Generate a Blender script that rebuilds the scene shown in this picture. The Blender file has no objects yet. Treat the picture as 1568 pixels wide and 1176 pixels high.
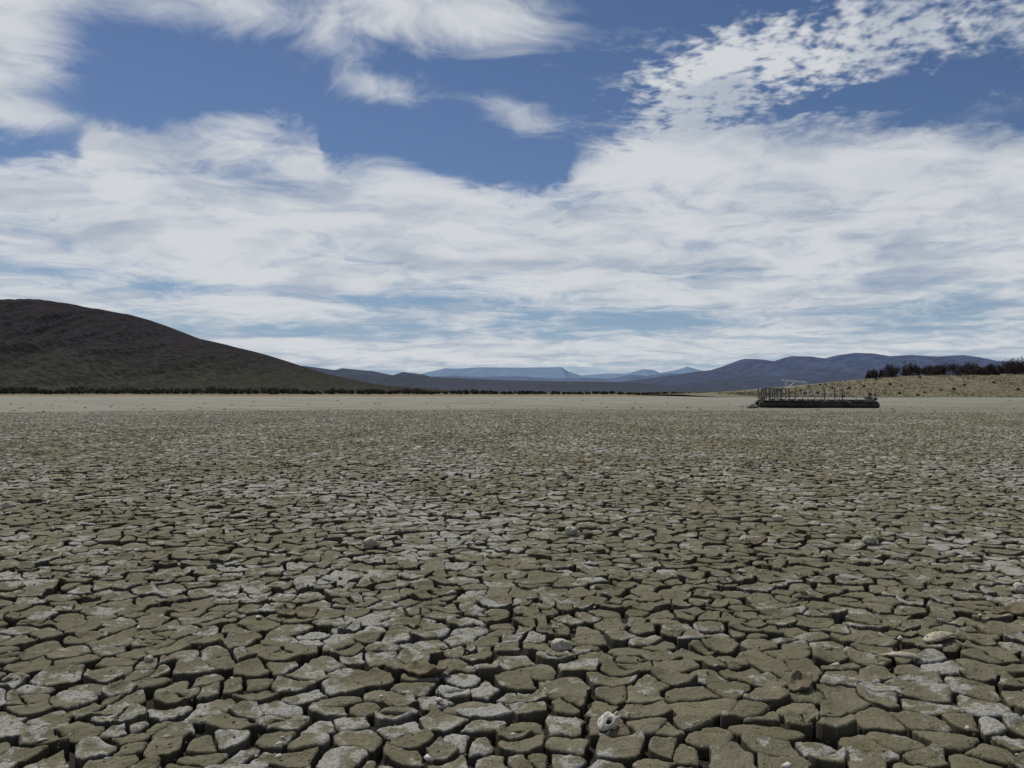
import bpy, bmesh, math, random
import numpy as np
from mathutils import Vector, Matrix, noise as mn
random.seed(7); rng=np.random.default_rng(7)
F=1280.0; CX=784.0; HY=600.0; H=1.6
def gx(px,d): return (px-CX)/F*d
def gd(py): return H*F/(py-HY)
def hz(py,d): return H+(HY-py)/F*d
scene=bpy.context.scene
COL=scene.collection
# ---------------------------------------------------------------- node helper
class NT:
    def __init__(s,nt): s.nt=nt; s.n=nt.nodes; s.l=nt.links
    def put(s,sock,v):
        if isinstance(v,bpy.types.NodeSocket): s.l.new(v,sock)
        elif v is not None:
            if isinstance(v,(tuple,list)) and len(v)==3 and sock.type=='RGBA': v=(*v,1)
            sock.default_value=v
    def m(s,op,a,b=None,c=None,clamp=False):
        n=s.n.new('ShaderNodeMath'); n.operation=op; n.use_clamp=clamp
        for i,v in enumerate((a,b,c)):
            if v is not None: s.put(n.inputs[i],v)
        return n.outputs[0]
    def add(s,a,b): return s.m('ADD',a,b)
    def sub(s,a,b): return s.m('SUBTRACT',a,b)
    def mul(s,a,b): return s.m('MULTIPLY',a,b)
    def v(s,op,a,b=None,scale=None):
        n=s.n.new('ShaderNodeVectorMath'); n.operation=op
        s.put(n.inputs[0],a)
        if b is not None: s.put(n.inputs[1],b)
        if scale is not None: s.put(n.inputs['Scale'],scale)
        return n.outputs['Value'] if op in('DOT_PRODUCT','LENGTH') else n.outputs[0]
    def sep(s,a):
        n=s.n.new('ShaderNodeSeparateXYZ'); s.put(n.inputs[0],a); return n.outputs
    def comb(s,x,y,z=0.0):
        n=s.n.new('ShaderNodeCombineXYZ'); s.put(n.inputs[0],x); s.put(n.inputs[1],y); s.put(n.inputs[2],z); return n.outputs[0]
    def rng(s,x,a,b,c=0.0,d=1.0,smooth=True):
        n=s.n.new('ShaderNodeMapRange'); n.interpolation_type='SMOOTHSTEP' if smooth else 'LINEAR'
        for i,v in enumerate((x,a,b,c,d)): s.put(n.inputs[i],v)
        return n.outputs[0]
    def noise(s,p,scale,detail=3,rough=.5,dist=0.0,dim='2D',col=False):
        n=s.n.new('ShaderNodeTexNoise'); n.noise_dimensions=dim
        s.put(n.inputs['Vector'],p); s.put(n.inputs['Scale'],scale); n.inputs['Detail'].default_value=detail
        n.inputs['Roughness'].default_value=rough; n.inputs['Distortion'].default_value=dist
        return n.outputs['Color'] if col else n.outputs['Fac']
    def mix(s,f,a,b,mode='MIX'):
        n=s.n.new('ShaderNodeMix'); n.data_type='RGBA'; n.blend_type=mode; n.clamp_factor=True
        s.put(n.inputs[0],f); s.put(n.inputs[6],a); s.put(n.inputs[7],b); return n.outputs[2]
    def coord(s,kind='Object'): return s.n.new('ShaderNodeTexCoord').outputs[kind]
    def bump(s,h,strength=.5,dist=.02):
        n=s.n.new('ShaderNodeBump'); n.inputs['Strength'].default_value=strength; n.inputs['Distance'].default_value=dist
        s.put(n.inputs['Height'],h); return n.outputs[0]
def newmat(name):
    m=bpy.data.materials.new(name); m.use_nodes=True
    t=NT(m.node_tree); b=m.node_tree.nodes['Principled BSDF']
    b.inputs['Roughness'].default_value=.9; b.inputs['Specular IOR Level'].default_value=.2
    return m,t,b
def simple(name,c1,c2,scale=3,rough=.9,bump=.3,bd=.02,metal=0,detail=5):
    m,t,b=newmat(name); P=t.coord()
    f=t.noise(P,scale,detail,.6,dim='3D')
    t.put(b.inputs['Base Color'],t.mix(t.rng(f,.35,.65),c1,c2)); b.inputs['Roughness'].default_value=rough
    b.inputs['Metallic'].default_value=metal
    if bump>0: t.put(b.inputs['Normal'],t.bump(t.noise(P,scale*3,4,.6,dim='3D'),bump,bd))
    return m
def mesh_np(name,verts,faces,mat,smooth=False,attr=None):
    me=bpy.data.meshes.new(name); verts=np.asarray(verts,dtype=np.float32)
    if not isinstance(faces,list): faces=[faces]
    faces=[np.asarray(f,dtype=np.int32) for f in faces if len(f)]
    loops=np.concatenate([f.ravel() for f in faces]); tot=np.concatenate([np.full(len(f),f.shape[1],dtype=np.int32) for f in faces])
    st=np.concatenate([[0],np.cumsum(tot)[:-1]]).astype(np.int32)
    me.vertices.add(len(verts)); me.vertices.foreach_set('co',verts.ravel())
    me.loops.add(len(loops)); me.loops.foreach_set('vertex_index',loops)
    me.polygons.add(len(tot)); me.polygons.foreach_set('loop_start',st); me.polygons.foreach_set('loop_total',tot)
    if smooth: me.polygons.foreach_set('use_smooth',np.ones(len(tot),dtype=bool))
    me.update(calc_edges=True)
    if attr is not None:
        a=me.attributes.new('cell','FLOAT_COLOR','POINT'); a.data.foreach_set('color',np.asarray(attr,dtype=np.float32).ravel())
    if mat: me.materials.append(mat)
    o=bpy.data.objects.new(name,me); COL.objects.link(o); return o
# ---------------------------------------------------------------- numpy noise
def hsh(ix,iy,k=0):
    h=(ix.astype(np.int64)*374761393+iy.astype(np.int64)*668265263+k*974634777)&0xffffffff
    h=((h^(h>>13))*1274126177)&0xffffffff; h=(h^(h>>16))&0xffffffff
    return h/4294967295.0
def vn(x,y,k=0):
    ix=np.floor(x);iy=np.floor(y);fx=x-ix;fy=y-iy
    fx=fx*fx*fx*(fx*(fx*6-15)+10);fy=fy*fy*fy*(fy*(fy*6-15)+10)
    ix=ix.astype(np.int64);iy=iy.astype(np.int64)
    a=hsh(ix,iy,k);b=hsh(ix+1,iy,k);c=hsh(ix,iy+1,k);d=hsh(ix+1,iy+1,k)
    return (a+(b-a)*fx)*(1-fy)+(c+(d-c)*fx)*fy-.5
def fbm(x,y,s,o=3,k=0):
    r=0;a=1
    for q in range(o): r=r+a*vn(x*s+q*17.3,y*s+q*9.1,k+q); s*=2.03; a*=.5
    return r
def undul(x,y): return .05*fbm(x,y,.35,2,50)
# ---------------------------------------------------------------- ground sheet (bed under the plates, then the open lake floor)
r=list(np.arange(.5,6,.25))+list(6*1.02**np.arange(0,400))
r=np.array([q for q in r if q<30000])
ang=np.radians(np.concatenate([np.arange(-180,-50,3),np.arange(-50,50,.4),np.arange(50,180,3)]))
nr,na=len(r),len(ang)
X=np.outer(r,np.sin(ang)); Y=np.outer(r,np.cos(ang)); R_=np.hypot(X,Y)
rise=np.clip((R_+22*fbm(X,Y,.07,3,77)-42)/36,0,1); rise=rise*rise*(3-2*rise)
rise=np.where(R_>76,1,rise)
Z=-.055*(1-rise)+undul(X,Y)*np.clip(1-(R_-76)/60,0,1)+.010*fbm(X,Y,6,2,3)*(1-rise)+.008*rise*(R_<77)
inw=(np.abs(X)<Y*.74+3.2)&(Y>.2)
Z=np.where(inw|(R_>82),Z,undul(X,Y)-.004)
verts=np.stack([X,Y,Z],-1).reshape(-1,3)
i,j=np.meshgrid(np.arange(nr-1),np.arange(na),indexing='ij'); j2=(j+1)%na
faces=np.stack([i*na+j,(i+1)*na+j,(i+1)*na+j2,i*na+j2],-1).reshape(-1,4)
c0=len(verts); verts=np.vstack([verts,[[0,0,-.03]]])
k=np.arange(na); tri=np.stack([np.full(na,c0),k,(k+1)%na],-1)
def ground_colors(t,P,s,plates):
    P2=t.comb(s[0],s[1])
    fine=t.noise(P2,55,4,.75); med=t.noise(P2,11,4,.7)
    blot=t.noise(t.comb(t.mul(s[0],.4),s[1]),.22,5,.65)
    wob=t.mul(t.sub(t.noise(t.comb(t.mul(s[0],.25),s[1]),.06,3,.6),.5),50)
    lat=t.add(s[1],t.mul(s[0],-.42))
    ff=t.rng(t.add(lat,wob),20,125,0,.88)
    flat=t.mix(t.rng(blot,.35,.65),(.180,.176,.140),(.285,.282,.235))
    return P2,fine,med,wob,ff,flat
sheet,t,b=newmat('lakebed_floor')
P=t.coord(); s=t.sep(P); P2,fine,med,wob,ff,flat=ground_colors(t,P,s,False)
near=t.mix(t.rng(fine,.3,.7),(.012,.011,.009),(.040,.035,.026))  # dark mud, with the shade inside the cracks painted into its colour
olive=t.mix(t.rng(t.noise(P2,1.7,4,.7),.38,.62),(.118,.108,.074),(.225,.212,.160))
olive=t.mix(t.rng(s[1],90,220),olive,(.18,.172,.135))
spk=t.noise(t.comb(t.mul(s[0],1.0),t.mul(s[1],.35)),3.5,3,.8)
c=t.mix(ff,olive,flat)
c=t.mix(t.mul(t.rng(spk,.54,.66),t.rng(s[1],60,300,.75,.15)),c,(.055,.050,.038)); ln=t.v('LENGTH',P)  # dark flecks paint in the shadows of distant cracks and tilted plates
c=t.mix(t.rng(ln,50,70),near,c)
gold=t.mix(t.rng(t.noise(P2,.03,5,.7),.4,.6),(.15,.11,.055),(.21,.17,.09))
c=t.mix(t.rng(t.add(s[1],wob),270,320),c,gold)
c=t.mix(t.rng(s[1],500,600),c,t.mix(t.rng(t.noise(P2,.01,5,.7),.4,.6),(.045,.04,.028),(.08,.065,.04)))
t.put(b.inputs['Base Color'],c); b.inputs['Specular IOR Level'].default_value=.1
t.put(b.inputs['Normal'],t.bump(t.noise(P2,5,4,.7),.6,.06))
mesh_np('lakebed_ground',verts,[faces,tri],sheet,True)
# ---------------------------------------------------------------- cracked mud plates
G=.204
def seed_xy(ix,iy,which):
    jx=hsh(ix,iy,11+which*5); jy=hsh(ix,iy,12+which*5)
    x=(ix+.05+.90*jx)*G; y=(iy+.05+.90*jy)*G
    if which==1:
        on=hsh(ix,iy,33)<.22
        x=np.where(on,x,1e4); 
    return x,y
def plates(y0,y1,K,profile,detail):
    ymax=int(y1/G)+2; xm=int((y1*.74+3.2)/G)+2
    IX,IY=np.meshgrid(np.arange(-xm,xm),np.arange(int(y0/G)-1,ymax)); IX=IX.ravel();IY=IY.ravel()
    Vs=[];As=[]
    th=np.linspace(0,2*np.pi,K,endpoint=False)
    for which in (0,1):
        sx,sy=seed_xy(IX,IY,which)
        ok=(sx<9e3)&(np.abs(sx)<sy*.70+3.0)&(sy>=y0)&(sy<y1)&(np.hypot(np.minimum(sx,1e3),sy)<75)
        ix=IX[ok];iy=IY[ok];sx=sx[ok];sy=sy[ok];N=len(sx)
        th_=th[None]+hsh(ix,iy,91)[:,None]*6.28/K
        ux=np.cos(th_);uy=np.sin(th_)
        big=np.full((N,K),.6)
        Rk=[big.copy() for _ in profile]
        wm=.65+1.0*np.clip(.5+1.3*fbm(sx,sy,.9,2,88),0,1)
        for dx in range(-2,3):
            for dy in range(-2,3):
                for w2 in (0,1):
                    if dx==0 and dy==0 and w2==which: continue
                    qx,qy=seed_xy(ix+dx,iy+dy,w2)
                    ddx=qx-sx;ddy=qy-sy;D=np.hypot(ddx,ddy)
                    hm=np.abs(np.sin((sx+qx)*127.1+(sy+qy)*311.7)*43758.5453)%1.0
                    wd=np.where(hm<.18,.0014,.0032+.0108*hm**1.25)*wm
                    wd=np.minimum(wd,D*.15)
                    cs=(ddx/D)[:,None]*ux+(ddy/D)[:,None]*uy
                    for q,(ins,zz) in enumerate(profile):
                        rr=np.where(cs>.02,(D/2-wd-ins*np.minimum(1,D/.16))[:,None]/np.maximum(cs,.02),9)
                        Rk[q]=np.minimum(Rk[q],rr)
        rnd=np.stack([hsh(ix,iy,60+which),hsh(ix,iy,62+which),hsh(ix,iy,64+which)],-1)
        off=(rnd[:,0]-.5)*.017; tx=(hsh(ix,iy,70+which)-.5)*.095; ty=(hsh(ix,iy,72+which)-.5)*.095; curl=(hsh(ix,iy,74+which)-.22)*.024
        rings=[]; 
        R0=Rk[1]
        for q,(ins,zz) in enumerate(profile):
            rr=np.maximum(Rk[q],.012*(1-ins*2))
            if detail:  # round the corners
                mx=rr.mean(1,keepdims=True)*1.38; rr=np.where(rr>mx,mx+(rr-mx)*.35,rr)
            x=sx[:,None]+ux*rr; y=sy[:,None]+uy*rr
            rings.append((x,y,zz,ins,rr))
        last=rings[-1]
        for f_ in ([.75,.5,.25] if detail==2 else ([.5] if detail==1 else [])):
            rr=last[4]*f_; rings.append((sx[:,None]+ux*rr,sy[:,None]+uy*rr,last[2]+.002,9,rr))
        rings.append((sx[:,None],sy[:,None],last[2]+.002,9,np.zeros((N,1))))
        cols=[];att=[]
        for q,(x,y,zz,ins,rr) in enumerate(rings):
            rim=np.clip(rr/np.maximum(R0.mean(1)[:,None],.02),0,1.3)
            top=0 if q==0 and zz<-.03 else 1
            z=zz+(off[:,None]+(x-sx[:,None])*tx[:,None]+(y-sy[:,None])*ty[:,None]+curl[:,None]*rim**3)*top+0*x
            ax=.095*fbm(x,y,2.1,2,1); ay=.095*fbm(x,y,2.1,2,5)
            if detail: ax=ax+.017*fbm(x,y,15,3,8); ay=ay+.017*fbm(x,y,15,3,9)
            z=z+undul(x,y)
            if detail==2: z=z+top*(.013*fbm(x,y,10,3,20)+.007*fbm(x,y,50,2,30))
            elif detail==1: z=z+top*.014*fbm(x,y,9,2,20)
            cols.append(np.stack([x+ax,y+ay,z],-1))
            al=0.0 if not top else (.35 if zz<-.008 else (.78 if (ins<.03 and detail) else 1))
            att.append(np.concatenate([np.repeat(rnd[:,None,:],x.shape[1],1),np.full((N,x.shape[1],1),al)],-1))
        Vs.append((np.concatenate(cols,1),np.concatenate(att,1)))
    V=np.concatenate([a[0] for a in Vs]);A=np.concatenate([a[1] for a in Vs]); N,M,_=V.shape
    nrg=(M-1)//K
    kk=np.arange(K);k2=(kk+1)%K
    q=np.concatenate([np.stack([g*K+kk,g*K+k2,(g+1)*K+k2,(g+1)*K+kk],-1) for g in range(nrg-1)]) if nrg>1 else np.zeros((0,4),int)
    tr=np.stack([(nrg-1)*K+kk,(nrg-1)*K+k2,np.full(K,M-1)],-1)
    base=(np.arange(N)*M)[:,None,None]
    return V.reshape(-1,3),(q[None]+base).reshape(-1,4),(tr[None]+base).reshape(-1,3),A.reshape(-1,4)
parts=[plates(.4,8.0,40,[(0.001,-.068),(0,-.014),(.003,-.005),(.008,.0),(.020,.003),(.04,.004)],2),
       plates(8.0,19,18,[(0.0,-.06),(.0,-.012),(.007,-.002),(.025,.003)],1),
       plates(19,40,8,[(0.0,-.055),(.003,-.002)],0),
       plates(40,75,6,[(0.0,-.055),(.004,-.002)],0)]
Vv=[];Q4=[];T3=[];AA=[];o_=0
for V,q,tr,A in parts:
    Vv.append(V);Q4.append(q+o_);T3.append(tr+o_);AA.append(A);o_+=len(V)
pm,t,b=newmat('cracked_mud_plates')
P=t.coord(); s=t.sep(P); P2,fine,med,wob,ff,flat=ground_colors(t,P,s,True)
at=t.n.new('ShaderNodeAttribute'); at.attribute_name='cell'; cs=t.sep(at.outputs['Color']); rim=at.outputs['Alpha']
base=t.mix(t.rng(t.noise(P2,3.0,4,.65),.32,.68),(.158,.142,.086),(.220,.199,.130))
base=t.mix(t.mul(cs[0],.5),base,(.228,.207,.146))
base=t.mix(t.mul(cs[1],.40),base,(.130,.117,.073))
base=t.mix(t.rng(med,.45,.7,0,.45),base,(.126,.112,.072))
base=t.mix(t.rng(fine,.50,.70,0,.60),base,(.085,.076,.050))
big=t.noise(P2,.25,3,.6)
sl=t.add(t.add(t.noise(P2,2.3,4,.7),t.mul(t.sub(cs[2],.5),.20)),t.add(t.mul(t.sub(big,.5),.55),t.mul(t.sub(med,.5),.75)))
sl=t.add(sl,t.rng(rim,.78,1,.035,0))
salt=t.mul(t.rng(sl,.53,.67),t.rng(fine,.32,.58,.20,1))
base=t.mix(t.mul(salt,.80),base,(.44,.435,.405))
base=t.mix(t.mul(t.rng(rim,.3,.75,1,0),.85),base,(.055,.047,.033))  # plate walls painted darker to stand for shade in the gaps
base=t.mix(ff,base,flat)
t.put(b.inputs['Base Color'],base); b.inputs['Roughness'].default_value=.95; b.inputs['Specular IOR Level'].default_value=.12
hb=t.add(t.mul(fine,.7),med)
t.put(b.inputs['Normal'],t.bump(hb,1.0,.019))
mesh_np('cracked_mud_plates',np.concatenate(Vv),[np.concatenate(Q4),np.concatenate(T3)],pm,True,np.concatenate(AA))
# crumbs lying on plates and in the cracks; bleached shell fragments
oct_=np.array([[1,0,0],[0,1,0],[-1,0,0],[0,-1,0],[0,0,1],[0,0,-1]],float); of=np.array([[0,1,4],[1,2,4],[2,3,4],[3,0,4],[1,0,5],[2,1,5],[3,2,5],[0,3,5]])
def crumbs(name,n,dmax,s0,s1,pw,mat,asp):
    dd=1.5+dmax*rng.random(n)**.8; xx=(rng.random(n)*2-1)*(dd*.68+.8); sz=s0+s1*rng.random(n)**pw
    V=oct_[None]*(sz[:,None,None]*(.5+.9*rng.random((n,6,1))))*np.array([1,1,asp]); a=rng.random(n)*6.28; c,s_=np.cos(a)[:,None],np.sin(a)[:,None]
    V=np.stack([V[...,0]*c-V[...,1]*s_*.7,V[...,0]*s_+V[...,1]*c*.7,V[...,2]],-1)+np.stack([xx,dd,undul(xx,dd)+.012+sz*.25],-1)[:,None]
    mesh_np(name,V.reshape(-1,3),(of[None]+(np.arange(n)*6)[:,None,None]).reshape(-1,3),mat)
crumbs('mud_crumbs',9000,11,.003,.008,3,simple('mud_crumb',(.20,.18,.12),(.105,.093,.06),8,bump=0),.7)
mbone=simple('bleached_bone',(.60,.57,.49),(.42,.39,.32),25,.7,.4,.004)
crumbs('bleached_shell_fragments',1100,34,.008,.028,3,mbone,.5)
# ---------------------------------------------------------------- ridges
def ridge(name,pts,D,front,back,mat,gully=.25,gs=1.0,nx=420,n1_=34,n2_=14,pw=1.25,jag=.004,seed=0,plateau=0):
    px=np.array([p[0] for p in pts],float); py=np.array([p[1] for p in pts],float)
    xs=np.linspace(px[0],px[-1],nx); ys=np.interp(xs,px,py)
    V=[];
    ts=list(np.linspace(0,1,n1_))+list(1+np.linspace(1/n2_,1,n2_))
    for tt in ts:
        for q in range(nx):
            x=gx(xs[q],D); hh=max(hz(ys[q],D),0)
            sc=gs
            nz=mn.fractal(Vector((x/sc,seed,0)),.8,2,5)
            hh=hh*(1+jag*nz*6)
            if tt<=1:
                y=D-front*(1-tt); g=mn.fractal(Vector((x/sc*2.2,tt*1.3,seed+5)),.7,2,5)
                z=hh*(tt**pw)+ hh*gully*g*tt*(1-tt)*2.0
            else:
                y=D+plateau+back*(tt-1) if tt>1 else D; z=hh*(1-(tt-1)**1.5)
            y+=front*.12*mn.noise(Vector((x/sc*.7,0,seed)))
            V.append((x,y,z-.5*(1 if tt in(0,2) else 0)))
    n=len(ts); i,j=np.meshgrid(np.arange(n-1),np.arange(nx-1),indexing='ij')
    Fc=np.stack([i*nx+j,i*nx+j+1,(i+1)*nx+j+1,(i+1)*nx+j],-1).reshape(-1,4)
    return mesh_np(name,V,Fc,mat,True)
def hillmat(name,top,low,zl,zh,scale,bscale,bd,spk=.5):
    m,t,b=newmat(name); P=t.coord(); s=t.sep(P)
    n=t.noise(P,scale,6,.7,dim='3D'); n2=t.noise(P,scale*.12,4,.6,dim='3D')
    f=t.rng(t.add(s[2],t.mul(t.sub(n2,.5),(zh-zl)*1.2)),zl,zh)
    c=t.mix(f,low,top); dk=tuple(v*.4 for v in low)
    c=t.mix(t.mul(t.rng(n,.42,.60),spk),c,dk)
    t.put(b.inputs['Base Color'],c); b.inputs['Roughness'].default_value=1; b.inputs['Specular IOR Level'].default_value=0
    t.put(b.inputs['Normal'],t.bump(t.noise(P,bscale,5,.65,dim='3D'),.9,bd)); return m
mh=hillmat('scrub_hill',(.047,.042,.048),(.060,.060,.048),10,120,.07,.05,12,.75)
ridge('scrub_covered_hill',[(-900,470),(-500,440),(-250,446),(0,457),(50,459),(95,464),(150,474),(198,482),(212,488),(240,500),(285,515),(330,524),(370,534),(400,545),(430,557),(460,566),(500,577),(560,588),(640,594),(700,599)],2100,1150,1500,mh,.40,230,560,70,pw=1.15,seed=2,jag=.006)
mb1=hillmat('hazy_ridge',(.080,.100,.150),(.065,.074,.095),50,300,.01,.006,40,.25)  # aerial haze painted as a bluish base colour
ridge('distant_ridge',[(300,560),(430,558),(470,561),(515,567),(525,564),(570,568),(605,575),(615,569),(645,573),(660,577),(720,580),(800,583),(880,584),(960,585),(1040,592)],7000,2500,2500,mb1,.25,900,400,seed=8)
mb2=hillmat('mesa_range',(.080,.104,.178),(.074,.092,.142),60,450,.006,.004,60,.3)  # blue base colour stands in for distance haze
ridge('mesa_mountain_range',[(900,592),(960,583),(1010,577),(1060,570),(1095,566),(1125,556),(1142,549),(1165,550),(1185,553),(1197,557),(1204,548),(1212,545),(1240,546),(1262,549),(1274,552),(1282,544),(1310,540),(1340,541),(1365,545),(1400,543),(1440,546),(1478,544),(1490,550),(1515,556),(1568,556),(1650,553),(1800,560),(2100,550)],9000,3200,3000,mb2,.35,1300,700,seed=12)
mb2b=hillmat('mesa_foothills',(.074,.094,.150),(.067,.080,.112),20,250,.008,.005,50,.3)  # foothill colour carries painted haze too
ridge('foothill_ridge',[(980,594),(1060,586),(1120,580),(1160,574),(1200,577),(1260,568),(1320,572),(1380,566),(1460,571),(1568,566),(1800,575)],7400,1800,1500,mb2b,.3,800,400,seed=15)
mb2c=hillmat('middle_haze_ridge',(.115,.155,.245),(.12,.155,.23),60,400,.005,.003,60,.2)  # stronger painted haze, paler blue base
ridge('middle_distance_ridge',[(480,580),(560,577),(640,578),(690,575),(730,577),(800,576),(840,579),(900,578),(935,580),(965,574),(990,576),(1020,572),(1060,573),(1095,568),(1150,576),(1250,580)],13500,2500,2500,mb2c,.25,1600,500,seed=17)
mb3=hillmat('far_mesa',(.165,.235,.345),(.17,.24,.34),200,900,.003,.002,60,.15)  # palest blue: most haze put into the colour
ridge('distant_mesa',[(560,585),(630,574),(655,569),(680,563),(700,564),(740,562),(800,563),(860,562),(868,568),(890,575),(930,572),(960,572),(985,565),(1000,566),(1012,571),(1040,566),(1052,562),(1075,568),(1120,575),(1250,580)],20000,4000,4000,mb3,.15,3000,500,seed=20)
# ---------------------------------------------------------------- leaf clouds
def leaf_cloud(C,R,n,size,flat=.75,up=0.0):
    C=np.asarray(C,float); R=np.asarray(R,float)
    idx=rng.integers(0,len(C),n)
    d=rng.normal(size=(n,3)); d/=np.linalg.norm(d,axis=1)[:,None]
    rad=rng.random(n)**.45
    p=C[idx]+d*(rad*R[idx])[:,None]*np.array([1,1,flat])
    a=rng.normal(size=(n,3)); a[:,2]+=up*3*np.sign(rng.random(n)-.3); a/=np.linalg.norm(a,axis=1)[:,None]
    bb=np.cross(a,rng.normal(size=(n,3))); bb/=np.linalg.norm(bb,axis=1)[:,None]
    sz=(size*(.4+rng.random(n)*1.0))[:,None]
    asp=.55 if up==0 else .14
    V=np.stack([p-a*sz,p-bb*sz*asp,p+a*sz,p+bb*sz*asp],1).reshape(-1,3)
    V[:,2]=np.maximum(V[:,2],.0)
    return V,np.arange(4*n).reshape(-1,4)
mbush=simple('dark_bush_foliage',(.034,.030,.028),(.072,.062,.052),.5,bump=0)
C=[];R=[]
for k in range(1000):
    px=random.uniform(-500,1180); D=random.uniform(480,660)
    w=1 if px<350 else max(.22,1-(px-350)/900)
    rad=random.uniform(1.1,2.9)*w*(.7+.9*mn.noise(Vector((px*.02,1,0)))+.35)
    rad=max(rad,.6); C.append((gx(px,D),D,rad*.9)); R.append(rad)
V,Fc=leaf_cloud(C,R,90000,.55); mesh_np('distant_shoreline_bushes',V,Fc,mbush)
mg,t,b=newmat('dry_grass_bank'); P=t.coord()
c=t.mix(t.rng(t.noise(P,.25,6,.7,dim='3D'),.4,.6),(.205,.175,.105),(.138,.122,.074)); c=t.mix(t.rng(t.noise(P,1.1,4,.7,dim='3D'),.55,.65,0,.8),c,(.065,.057,.036))
c=t.mix(t.rng(t.noise(P,.06,4,.6,dim='3D'),.5,.62,0,.35),c,(.26,.23,.16))
t.put(b.inputs['Base Color'],c); t.put(b.inputs['Normal'],t.bump(t.noise(P,1.5,4,.7,dim='3D'),.8,.8))
bp=[(1040,604),(1130,601),(1200,595.5),(1260,588),(1330,580),(1400,575.5),(1480,574),(1568,572),(1800,568),(2300,570)]
ridge('dry_grass_bank',bp,300,62,160,mg,.12,26,400,30,10,pw=.9,jag=.006,seed=31)
bx=[p[0] for p in bp]; by=[p[1] for p in bp]
n=9000; C=[]
for k in range(n):
    px=random.uniform(1090,1900); tt=random.random()
    zz=max(hz(np.interp(px,bx,by),300),0)*(tt**.9); C.append((gx(px,300),300-62*(1-tt),zz+.1))
V,Fc=leaf_cloud(C,np.full(n,.5),30000,.38,.6,up=.6)
mgt=simple('dry_grass_tufts',(.24,.20,.12),(.09,.078,.05),.35,bump=0); mesh_np('dry_grass_tufts',V,Fc,mgt)
C=[];R=[]
for k in range(300):
    px=random.choice([random.uniform(1328,1500),random.uniform(1490,1575),random.uniform(1330,2000)])
    D=random.uniform(298,325); zz=hz(np.interp(px,bx,by),300)
    tall=1.05+.6*mn.noise(Vector((px*.045,3,0)))+(.35 if px>1540 else 0)-(.35 if 1498<px<1540 else 0)
    tall*=min(1,.45+(px-1325)/60)
    rad=random.uniform(.7,1.9)*tall; C.append((gx(px,D),D,zz+random.uniform(.3,2.6)*tall)); R.append(rad)
for k in range(40):   # low scattered shrubs on the slope
    px=random.uniform(1130,1600); tt=random.random(); zz=max(hz(np.interp(px,bx,by),300),0)*(tt**.9)
    C.append((gx(px,300),300-62*(1-tt),zz+.2)); R.append(random.uniform(.3,.6))
V,Fc=leaf_cloud(C,R,50000,.24)
V2,F2=leaf_cloud(np.array(C[:300])+np.array([0,0,.7]),np.array(R[:300])*1.2,12000,.75,.9,up=.8)
V=np.vstack([V,V2]); Fc=np.vstack([Fc,F2+len(V)-len(V2)])
mbb=simple('bank_bush_twigs',(.034,.027,.026),(.085,.070,.062),.6,bump=0); mesh_np('bank_bushes',V,Fc,mbb)
# ---------------------------------------------------------------- debris
def blob(bm,loc,rad,sc=(1,1,.6),sub=2,amp=.3,seed=0,rot=0):
    M=Matrix.Translation(loc)@Matrix.Rotation(rot,4,'Z')
    g=bmesh.ops.create_icosphere(bm,subdivisions=sub,radius=1)
    for v in g['verts']:
        k=1+amp*mn.fractal(v.co*1.6+Vector((seed*3.1,seed,0)),.7,2,3)
        v.co=M@Vector((v.co.x*rad*sc[0]*k,v.co.y*rad*sc[1]*k,v.co.z*rad*sc[2]*k))
    return g['verts']
def bm_obj(bm,name,mats,smooth=True):
    me=bpy.data.meshes.new(name); bm.normal_update(); bm.to_mesh(me); bm.free()
    for m in mats: me.materials.append(m)
    if smooth:
        for p in me.polygons: p.use_smooth=True
    o=bpy.data.objects.new(name,me); COL.objects.link(o); return o
def gz(x,y): return float(undul(np.array([x]),np.array([y]))[0])
mst=simple('mud_clod',(.05,.042,.03),(.14,.12,.085),20)
bm=bmesh.new()
for k in range(480):
    py=random.choice([random.uniform(606,640),random.uniform(612,700)]); d=gd(py); px=random.uniform(-150,1700)
    blob(bm,(gx(px,d),d,gz(gx(px,d),d)*(d<76)),random.uniform(.03,.10)*(1+d/80),(1,1,.45),1,.5,k,random.random()*6)
bm_obj(bm,'scattered_mud_clods',[mst],False)
mpale=simple('pale_stone',(.46,.43,.35),(.30,.28,.22),30,.85,.6,.006)
for (px,py,wpx) in [(858,998,28),(875,818,19),(568,836,21),(1190,799,15),(1046,738,12),(1332,731,11),(1140,829,17),(1560,905,20),(12,778,15),(706,690,10),(1330,830,18),(230,1010,14),(330,800,12)]:
    d=gd(py); bm=bmesh.new(); rad=wpx/F*d/2
    blob(bm,(0,0,0),rad,(1,.9,.75),3,.35,px)
    if wpx>15: blob(bm,(rad*.8,rad*.3,-rad*.2),rad*.55,(1,.8,.6),2,.5,px+1)
    o=bm_obj(bm,'pale_stone',[mpale]); o.location=(gx(px,d),d,gz(gx(px,d),d)+rad*.5+.006)
mfl=simple('curled_mud_flake',(.17,.145,.09),(.10,.085,.055),12,.95,.6,.01)
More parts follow.
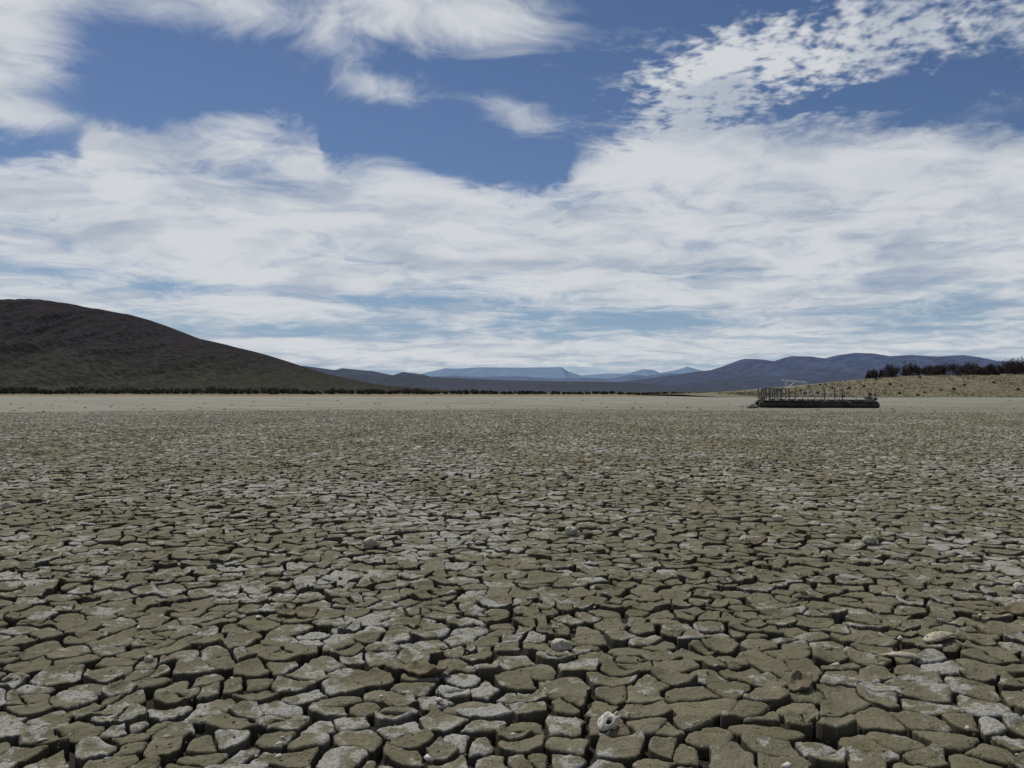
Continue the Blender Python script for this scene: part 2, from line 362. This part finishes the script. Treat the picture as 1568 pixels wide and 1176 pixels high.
def flake(px,py,wpx,rot,curl=.5,name='curled_mud_flake'):
    d=gd(py); W=wpx/F*d; bm=bmesh.new(); nx,ny=18,12; g=[]
    for s_ in (0,1):
        rows=[]
        for a in range(nx):
            rw=[]
            for c in range(ny):
                u=a/(nx-1)*2-1; v=c/(ny-1)*2-1
                ed=1-.25*abs(v)**2+.15*mn.noise(Vector((v*2,px,a*.0)))
                x=u*W/2*ed; y=v*W*.32*(1-.3*u*u+.15*mn.noise(Vector((u*2.5,px*.3,2))))
                z=curl*W*.28*(abs(u)**2*(1.2 if u>0 else .3)+.5*v*v)+.012*mn.fractal(Vector((u*2,v*2,px)),.7,2,3)-s_*.012
                rw.append(bm.verts.new((x,y,z+.012)))
            rows.append(rw)
        g.append(rows)
    for a in range(nx-1):
        for c in range(ny-1):
            bm.faces.new((g[0][a][c],g[0][a+1][c],g[0][a+1][c+1],g[0][a][c+1]))
            bm.faces.new((g[1][a][c],g[1][a][c+1],g[1][a+1][c+1],g[1][a+1][c]))
    for a in range(nx-1):
        for c in (0,ny-1):
            q=(g[0][a][c],g[1][a][c],g[1][a+1][c],g[0][a+1][c]); bm.faces.new(q if c==0 else q[::-1])
    for c in range(ny-1):
        for a in (0,nx-1):
            q=(g[0][a][c+1],g[1][a][c+1],g[1][a][c],g[0][a][c]); bm.faces.new(q if a==0 else q[::-1])
    o=bm_obj(bm,name,[mfl]); o.location=(gx(px,d),d,gz(gx(px,d),d)+.008); o.rotation_euler=(0,0,rot)
flake(652,1035,75,-.5); flake(1222,1062,55,.9,.7); flake(1545,945,60,.2,.5); flake(438,942,40,2.4,.6); flake(1155,832,40,0,.6)
def skull(px,py,W,rot):
    d=gd(py); bm=bmesh.new()
    bmesh.ops.create_uvsphere(bm,u_segments=56,v_segments=36,radius=1)
    for v in bm.verts:
        c=v.co.copy(); x,y,z=c
        tp=1-.42*max(0,x)**1.4-.12*max(0,-x)
        nx_=x*.5*W*1.05; ny_=y*W*.34*tp; nz_=z*W*.30*tp
        if z>0: nz_*=1+.25*math.exp(-(y*4)**2)
        for sy in(-1,1):
            e=Vector((.28,sy*.66,.62)).normalized(); q=(c-e).length
            if q<.34:
                k=(1-(q/.34)**2); ny_-=sy*W*.15*k; nz_-=W*.10*k
        if z<-.15 and x>.1: nz_*=.55
        nz_+=W*.012*mn.fractal(c*3,.7,2,3); ny_+=W*.012*mn.fractal(c*3+Vector((4,4,4)),.7,2,3)
        v.co=(nx_,ny_,nz_)
    for f in bm.faces:
        c=f.calc_center_median()
        for sy in(-1,1):
            if (Vector((c.x/(W*.5),c.y/(W*.30),c.z/(W*.28)))-Vector((.26,sy*.42,.42))).length<.3: f.material_index=1
    for sy in(-1,1):
        for k in range(3):
            blob(bm,(-W*(.30+.08*k),sy*W*(.22+.02*k),-.0),W*.16,(1,.18,.75-.1*k),2,.25,k)
        blob(bm,(W*.30,sy*W*.13,-W*.17),W*.24,(1,.14,.16),2,.2,9)
    blob(bm,(W*.5,0,-W*.15),W*.08,(.8,1.6,.5),2,.2,9)
    for k in range(5): blob(bm,(-W*(.55+.09*k),0,-W*.02),W*.055,(.8,1,1),1,.3,k)
    ms=simple('socket_shade_tint',(.03,.027,.02),(.05,.045,.035),30)  # socket hollows painted dark to stand for shade inside them
    o=bm_obj(bm,'fish_skull',[mbone,ms]); o.location=(gx(px,d),d,gz(gx(px,d),d)+W*.24); o.rotation_euler=(.15,.1,rot)
skull(929,1124,.135,math.radians(-118))
mfish=simple('dried_fish_skin',(.42,.385,.30),(.22,.19,.135),30,.7,.7,.006)
def fish(px,py,Lg,rot):
    d=gd(py); bm=bmesh.new(); ns,nc=40,16; rings=[]
    for a in range(ns):
        u=a/(ns-1); hh=.13*math.sin(math.pi*min(1,u*1.08+.04))**.7*(1-.55*u)+.012 if 0<u<.88 else .014+.02*(1-u); ww=hh*.42
        ring=[]
        for c in range(nc):
            th=2*math.pi*c/nc; k=1+.10*math.sin(u*70)*(1 if .3<u<.85 else 0)+.12*mn.noise(Vector((u*6,th,1)))
            ring.append(bm.verts.new(((u-.5)*Lg,math.cos(th)*hh*Lg*1.4*k,max(math.sin(th)*ww*Lg*1.4*k,-.03)+.03+.05*Lg*math.sin(u*3))))
        rings.append(ring)
    for a in range(ns-1):
        for c in range(nc): bm.faces.new((rings[a][c],rings[a][(c+1)%nc],rings[a+1][(c+1)%nc],rings[a+1][c]))
    bm.faces.new(rings[0][::-1]); bm.faces.new(rings[-1])
    for sy in(-1,1):
        q=[bm.verts.new(p) for p in[(.47*Lg,0,.035),(.66*Lg,sy*.13*Lg,.06),(.60*Lg,sy*.03*Lg,.04)]]; bm.faces.new(q)
        q=[bm.verts.new(p) for p in[(-.05*Lg,sy*.12*Lg,.04),(.12*Lg,sy*.22*Lg,.05),(.16*Lg,sy*.09*Lg,.04)]]; bm.faces.new(q)
    blob(bm,(-.40*Lg,.03*Lg,.105*Lg+.02),.022*Lg,(1,1,.6),1,.1,1)
    o=bm_obj(bm,'dead_fish',[mfish]); o.location=(gx(px,d),d,gz(gx(px,d),d)-.004); o.rotation_euler=(0,0,rot)
fish(1440,985,.32,math.radians(28)); fish(1375,1015,.24,math.radians(170))
# ---------------------------------------------------------------- pontoon
D0=84.0
def cyl(bm,a,b,rad,seg=12,mi=0,cap=True):
    a=Vector(a);b=Vector(b); L=(b-a).length; q=(b-a).to_track_quat('Z','Y').to_matrix().to_4x4()
    g=bmesh.ops.create_cone(bm,cap_ends=cap,segments=seg,radius1=rad,radius2=rad,depth=L,matrix=Matrix.Translation((a+b)/2)@q)
    for f in {f for v in g['verts'] for f in v.link_faces}: f.material_index=mi
def box(bm,c,s_,mi=0,rx=0):
    g=bmesh.ops.create_cube(bm,size=1,matrix=Matrix.Translation(c)@Matrix.Rotation(rx,4,'Y')@Matrix.Diagonal((*s_,1)))
    for f in {f for v in g['verts'] for f in v.link_faces}: f.material_index=mi
mtube=simple('weathered_black_float',(.025,.026,.026),(.070,.067,.062),1.5,.6,.3,.02)
mdeck=simple('weathered_grey_deck',(.26,.25,.23),(.12,.115,.105),2,.8)
mrail=simple('grey_painted_rail',(.14,.14,.135),(.07,.068,.062),2,.5,.1,.01)
mrail2=simple('pale_painted_pole',(.60,.61,.61),(.45,.45,.44),2,.5,.1,.01)
root=bpy.data.objects.new('pontoon_barge',None); COL.objects.link(root)
Lp=11.2; hL=Lp/2
def part(bm,name,mats,smooth=False):
    o=bm_obj(bm,name,mats,smooth); o.parent=root; return o
bm=bmesh.new()
for y in(-1.15,1.15):
    cyl(bm,(-hL,y,.34),(hL,y,.34),.34,28)
    for k in range(9):
        x=-hL+.08+k*(Lp-.16)/8; cyl(bm,(x-.04,y,.34),(x+.04,y,.34),.375,28)
    for e in(-1,1): cyl(bm,(e*hL,y,.34),(e*(hL+.12),y,.34),.24,20)
part(bm,'float_tubes',[mtube])
bm=bmesh.new()
for y in(-1.45,-.8,.8,1.45): box(bm,(0,y,.72),(Lp-.3,.09,.07),1 if y<-1 else 0)
for k in range(12): box(bm,(-hL+.35+k*(Lp-.7)/11,0,.80),(.10,3.1,.07),0)
x=-hL+.25
while x<hL-.2:
    if random.random()>.06: box(bm,(x,0,.86+random.uniform(-.006,.006)),(.19,3.0,.045),1)
    x+=.215
part(bm,'deck',[mtube,mdeck])
bm=bmesh.new(); zt=.88; RH=1.12
for y in(-1.42,1.42):
    for k,x in enumerate([-5.35,-5.05,-4.7,-4.3,-3.95,-3.6,-3.2]):
        cyl(bm,(x,y,zt),(x+random.uniform(-.04,.04),y,zt+RH*random.uniform(.9,1)),.055,8)
    for k,x in enumerate([-2.3,-1.6,-.45,.5,.85,1.9,2.2,3.5,5.1]):
        if y>0 and k%2: continue
        cyl(bm,(x,y,zt),(x+random.uniform(-.05,.05),y,zt+RH*random.uniform(.8,1.1)),.06,8,1 if k%3 else 0)
    cyl(bm,(-5.35,y,zt+RH*.92),(-3.2,y,zt+RH*.92),.045,8); cyl(bm,(-5.35,y,zt+RH*.5),(-3.2,y,zt+RH*.5),.035,8)
    cyl(bm,(-3.2,y,zt+.25),(5.1,y,zt+.25),.035,6)
for x in(-5.35,-3.2): cyl(bm,(x,-1.42,zt+RH*.9),(x,1.42,zt+RH*.9),.045,8)
cyl(bm,(-2.9,0,zt),(-2.9,0,2.68),.06,8,1); cyl(bm,(-3.3,0,2.76),(-.9,.1,2.56),.06,8,1); cyl(bm,(-.9,.1,2.56),(-.75,.1,2.0),.05,8,1); cyl(bm,(-2.9,0,1.9),(-2.0,.05,2.6),.04,6,1)
part(bm,'railing_and_davit',[mrail,mrail2])
bm=bmesh.new()
box(bm,(5.25,-1.1,.98),(.5,.6,.2),0); box(bm,(5.25,.6,.98),(.45,.8,.2),0); box(bm,(-5.2,.3,.97),(.4,.9,.16),0)
cyl(bm,(5.2,0,.9),(5.2,0,1.2),.14,14); cyl(bm,(5.2,0,1.2),(5.2,0,1.24),.2,14)
part(bm,'winch_boxes',[mtube])
root.location=(gx(1249,D0),D0,-.02); root.rotation_euler=(0,math.radians(.4),math.radians(-7))
bm=bmesh.new()
blob(bm,(0,0,.15),.42,(1,1,.7),3,.5,4); blob(bm,(.5,.1,.08),.25,(1,1,.7),3,.5,8); o=bm_obj(bm,'boulder',[simple('grey_boulder',(.20,.19,.16),(.30,.28,.24),4)]); o.location=(gx(1150,82),82,0)
# ---------------------------------------------------------------- world
SUN_EL,SUN_AZ=54,-30
w=bpy.data.worlds.new('World'); scene.world=w; w.use_nodes=True; t=NT(w.node_tree); bg=t.n['Background']
sky=t.n.new('ShaderNodeTexSky'); sky.sky_type='NISHITA'; sky.sun_disc=False
sky.sun_elevation=math.radians(SUN_EL); sky.sun_rotation=math.radians(SUN_AZ); sky.altitude=900; sky.air_density=1.0; sky.dust_density=.5; sky.ozone_density=1.8
dr=t.v('NORMALIZE',t.coord('Generated')); s=t.sep(dr)
az=t.m('ARCTAN2',s[0],s[1]); el=t.m('ARCSINE',s[2])
U=t.mul(az,180/math.pi); E=t.mul(el,180/math.pi)
def ae(px,py):
    a=math.atan((px-CX)/F); e=math.atan((HY-py)/F*math.cos(a)); return math.degrees(a),math.degrees(e)
zc=t.add(t.m('MAXIMUM',s[2],0.0),.11)
p=t.comb(t.m('DIVIDE',s[0],zc),t.m('DIVIDE',s[1],zc))
wv=t.v('SCALE',t.v('SUBTRACT',t.noise(p,1.3,3,.55,col=True),(.5,.5,.5)),scale=.55); pw_=t.v('ADD',p,wv)
nA=t.noise(pw_,1.7,5,.55)
nB=t.noise(pw_,6.5,5,.64)
ps=t.sep(pw_); nS=t.noise(t.comb(t.mul(ps[0],.75),t.mul(ps[1],1.1)),2.6,5,.6)
fc=t.n.new('ShaderNodeFloatCurve'); cm=fc.mapping; cv=cm.curves[0]
edge=[(-300,200),(0,238),(110,235),(140,192),(250,180),(350,165),(480,185),(505,232),(600,235),(680,262),(770,285),(850,275),(900,228),(1000,195),(1100,180),(1200,182),(1300,172),(1400,182),(1568,200),(1800,190)]
pts=[]
for px,py in edge:
    a,e=ae(px,py); pts.append(((a+60)/120,e/40))
cv.points[0].location=(0,.45); cv.points[1].location=(1,.45)
for q in pts: cv.points.new(*q)
cm.update()
t.put(fc.inputs['Value'],t.m('DIVIDE',t.add(U,60),120,clamp=True))
ed=t.mul(fc.outputs[0],40)
dm=t.sub(ed,t.add(E,t.mul(t.sub(nB,.5),4.0)))
bias=t.rng(dm,-1.2,1.6,-.66,.36)
bias=t.sub(bias,t.mul(t.rng(E,1.5,6.5,1,0),.26))
def gauss(px,py,sx,sy,rot=0):
    a,e=ae(px,py); k=math.degrees(1/F); sx*=k*.8; sy*=k; c,s_=math.cos(math.radians(rot)),math.sin(math.radians(rot))
    du=t.sub(U,a); de=t.sub(E,e)
    x=t.m('MULTIPLY_ADD',du,c/sx,t.mul(de,s_/sx)); y=t.m('MULTIPLY_ADD',du,-s_/sy,t.mul(de,c/sy))
    return t.m('EXPONENT',t.mul(t.m('MULTIPLY_ADD',x,x,t.mul(y,y)),-.5))
mack=gauss(1370,48,310,60,6); mack2=gauss(1085,120,105,50,25)
for g,amp in [(gauss(0,50,90,75),1.1),(gauss(320,0,300,34),.92),(gauss(745,15,150,50,-8),.85),(gauss(600,137,62,20),.92),(gauss(795,180,74,18,-18),.88),
  (mack,.98),(mack2,.70),(gauss(30,172,100,15,-5),.55),(gauss(1530,165,50,16),.45),(gauss(1300,150,200,9,4),-.35),
  (gauss(280,440,90,9),-.5),(gauss(650,462,120,10),-.6),(gauss(920,492,170,17),-.5),(gauss(60,412,110,7),-.35),(gauss(500,508,190,9),-.4),
  (gauss(1440,475,110,20,8),-.45),(gauss(650,540,190,15),.42),(gauss(430,380,300,70),.15),(gauss(1250,350,300,90),.10),(gauss(450,215,50,14),-.4),(gauss(1150,530,300,16),.25)]:
    bias=t.m('MULTIPLY_ADD',g,amp,bias)
bias=t.add(bias,t.mul(t.rng(E,27,37),.7))
dens=t.m('MULTIPLY_ADD',t.sub(nA,.5),.9,bias)
dens=t.m('MULTIPLY_ADD',t.sub(nS,.5),.75,dens)
dens=t.m('MULTIPLY_ADD',t.sub(nB,.5),.85,dens)
mk=t.noise(t.v('ADD',p,t.v('SCALE',wv,scale=.25)),21,2,.6)
mm=t.m('ADD',mack,mack2,clamp=True)
dens=t.m('MULTIPLY_ADD',t.mul(t.sub(mk,.52),mm),1.9,dens)
alpha=t.rng(dens,-.30,.54)
alpha=t.mul(alpha,.96)
shn=t.add(t.noise(t.v('ADD',pw_,(3.3,1.2,0)),1.9,5,.52),t.mul(t.sub(nS,.5),-.45))
shade=t.rng(t.add(shn,t.mul(t.rng(dens,.2,1.0),.03)),.40,.76)
ccol=t.mix(shade,(6.5,6.75,7.0),(4.2,4.7,5.5))
skc=t.mix(1.0,sky.outputs[0],(.43,.48,.57),'MULTIPLY')
hazeF=t.rng(E,0,13,.85,0)
skc=t.mix(hazeF,skc,(2.7,3.9,5.3))
t.put(bg.inputs[0],t.mix(alpha,skc,ccol)); bg.inputs[1].default_value=.1
w.cycles.sampling_method='MANUAL'; w.cycles.sample_map_resolution=256
# ---------------------------------------------------------------- sun, camera
sl_=bpy.data.lights.new('sun','SUN'); sl_.energy=3.4; sl_.angle=math.radians(.6); sl_.color=(1,.965,.90)
so=bpy.data.objects.new('sun',sl_); COL.objects.link(so)
a=math.radians(SUN_AZ);e=math.radians(SUN_EL); sd=Vector((math.sin(a)*math.cos(e),math.cos(a)*math.cos(e),math.sin(e)))
so.rotation_euler=sd.to_track_quat('Z','Y').to_euler(); so.location=sd*100
cam=bpy.data.cameras.new('camera'); cam.sensor_width=36; cam.lens=36*F/1568; cam.clip_end=80000; cam.clip_start=.05
co=bpy.data.objects.new('camera',cam); COL.objects.link(co); co.location=(0,0,H); co.rotation_euler=(math.radians(90)+math.atan(12/F),0,0)
scene.camera=co
scene.view_settings.view_transform='Standard'; scene.view_settings.look='None'; scene.view_settings.exposure=0
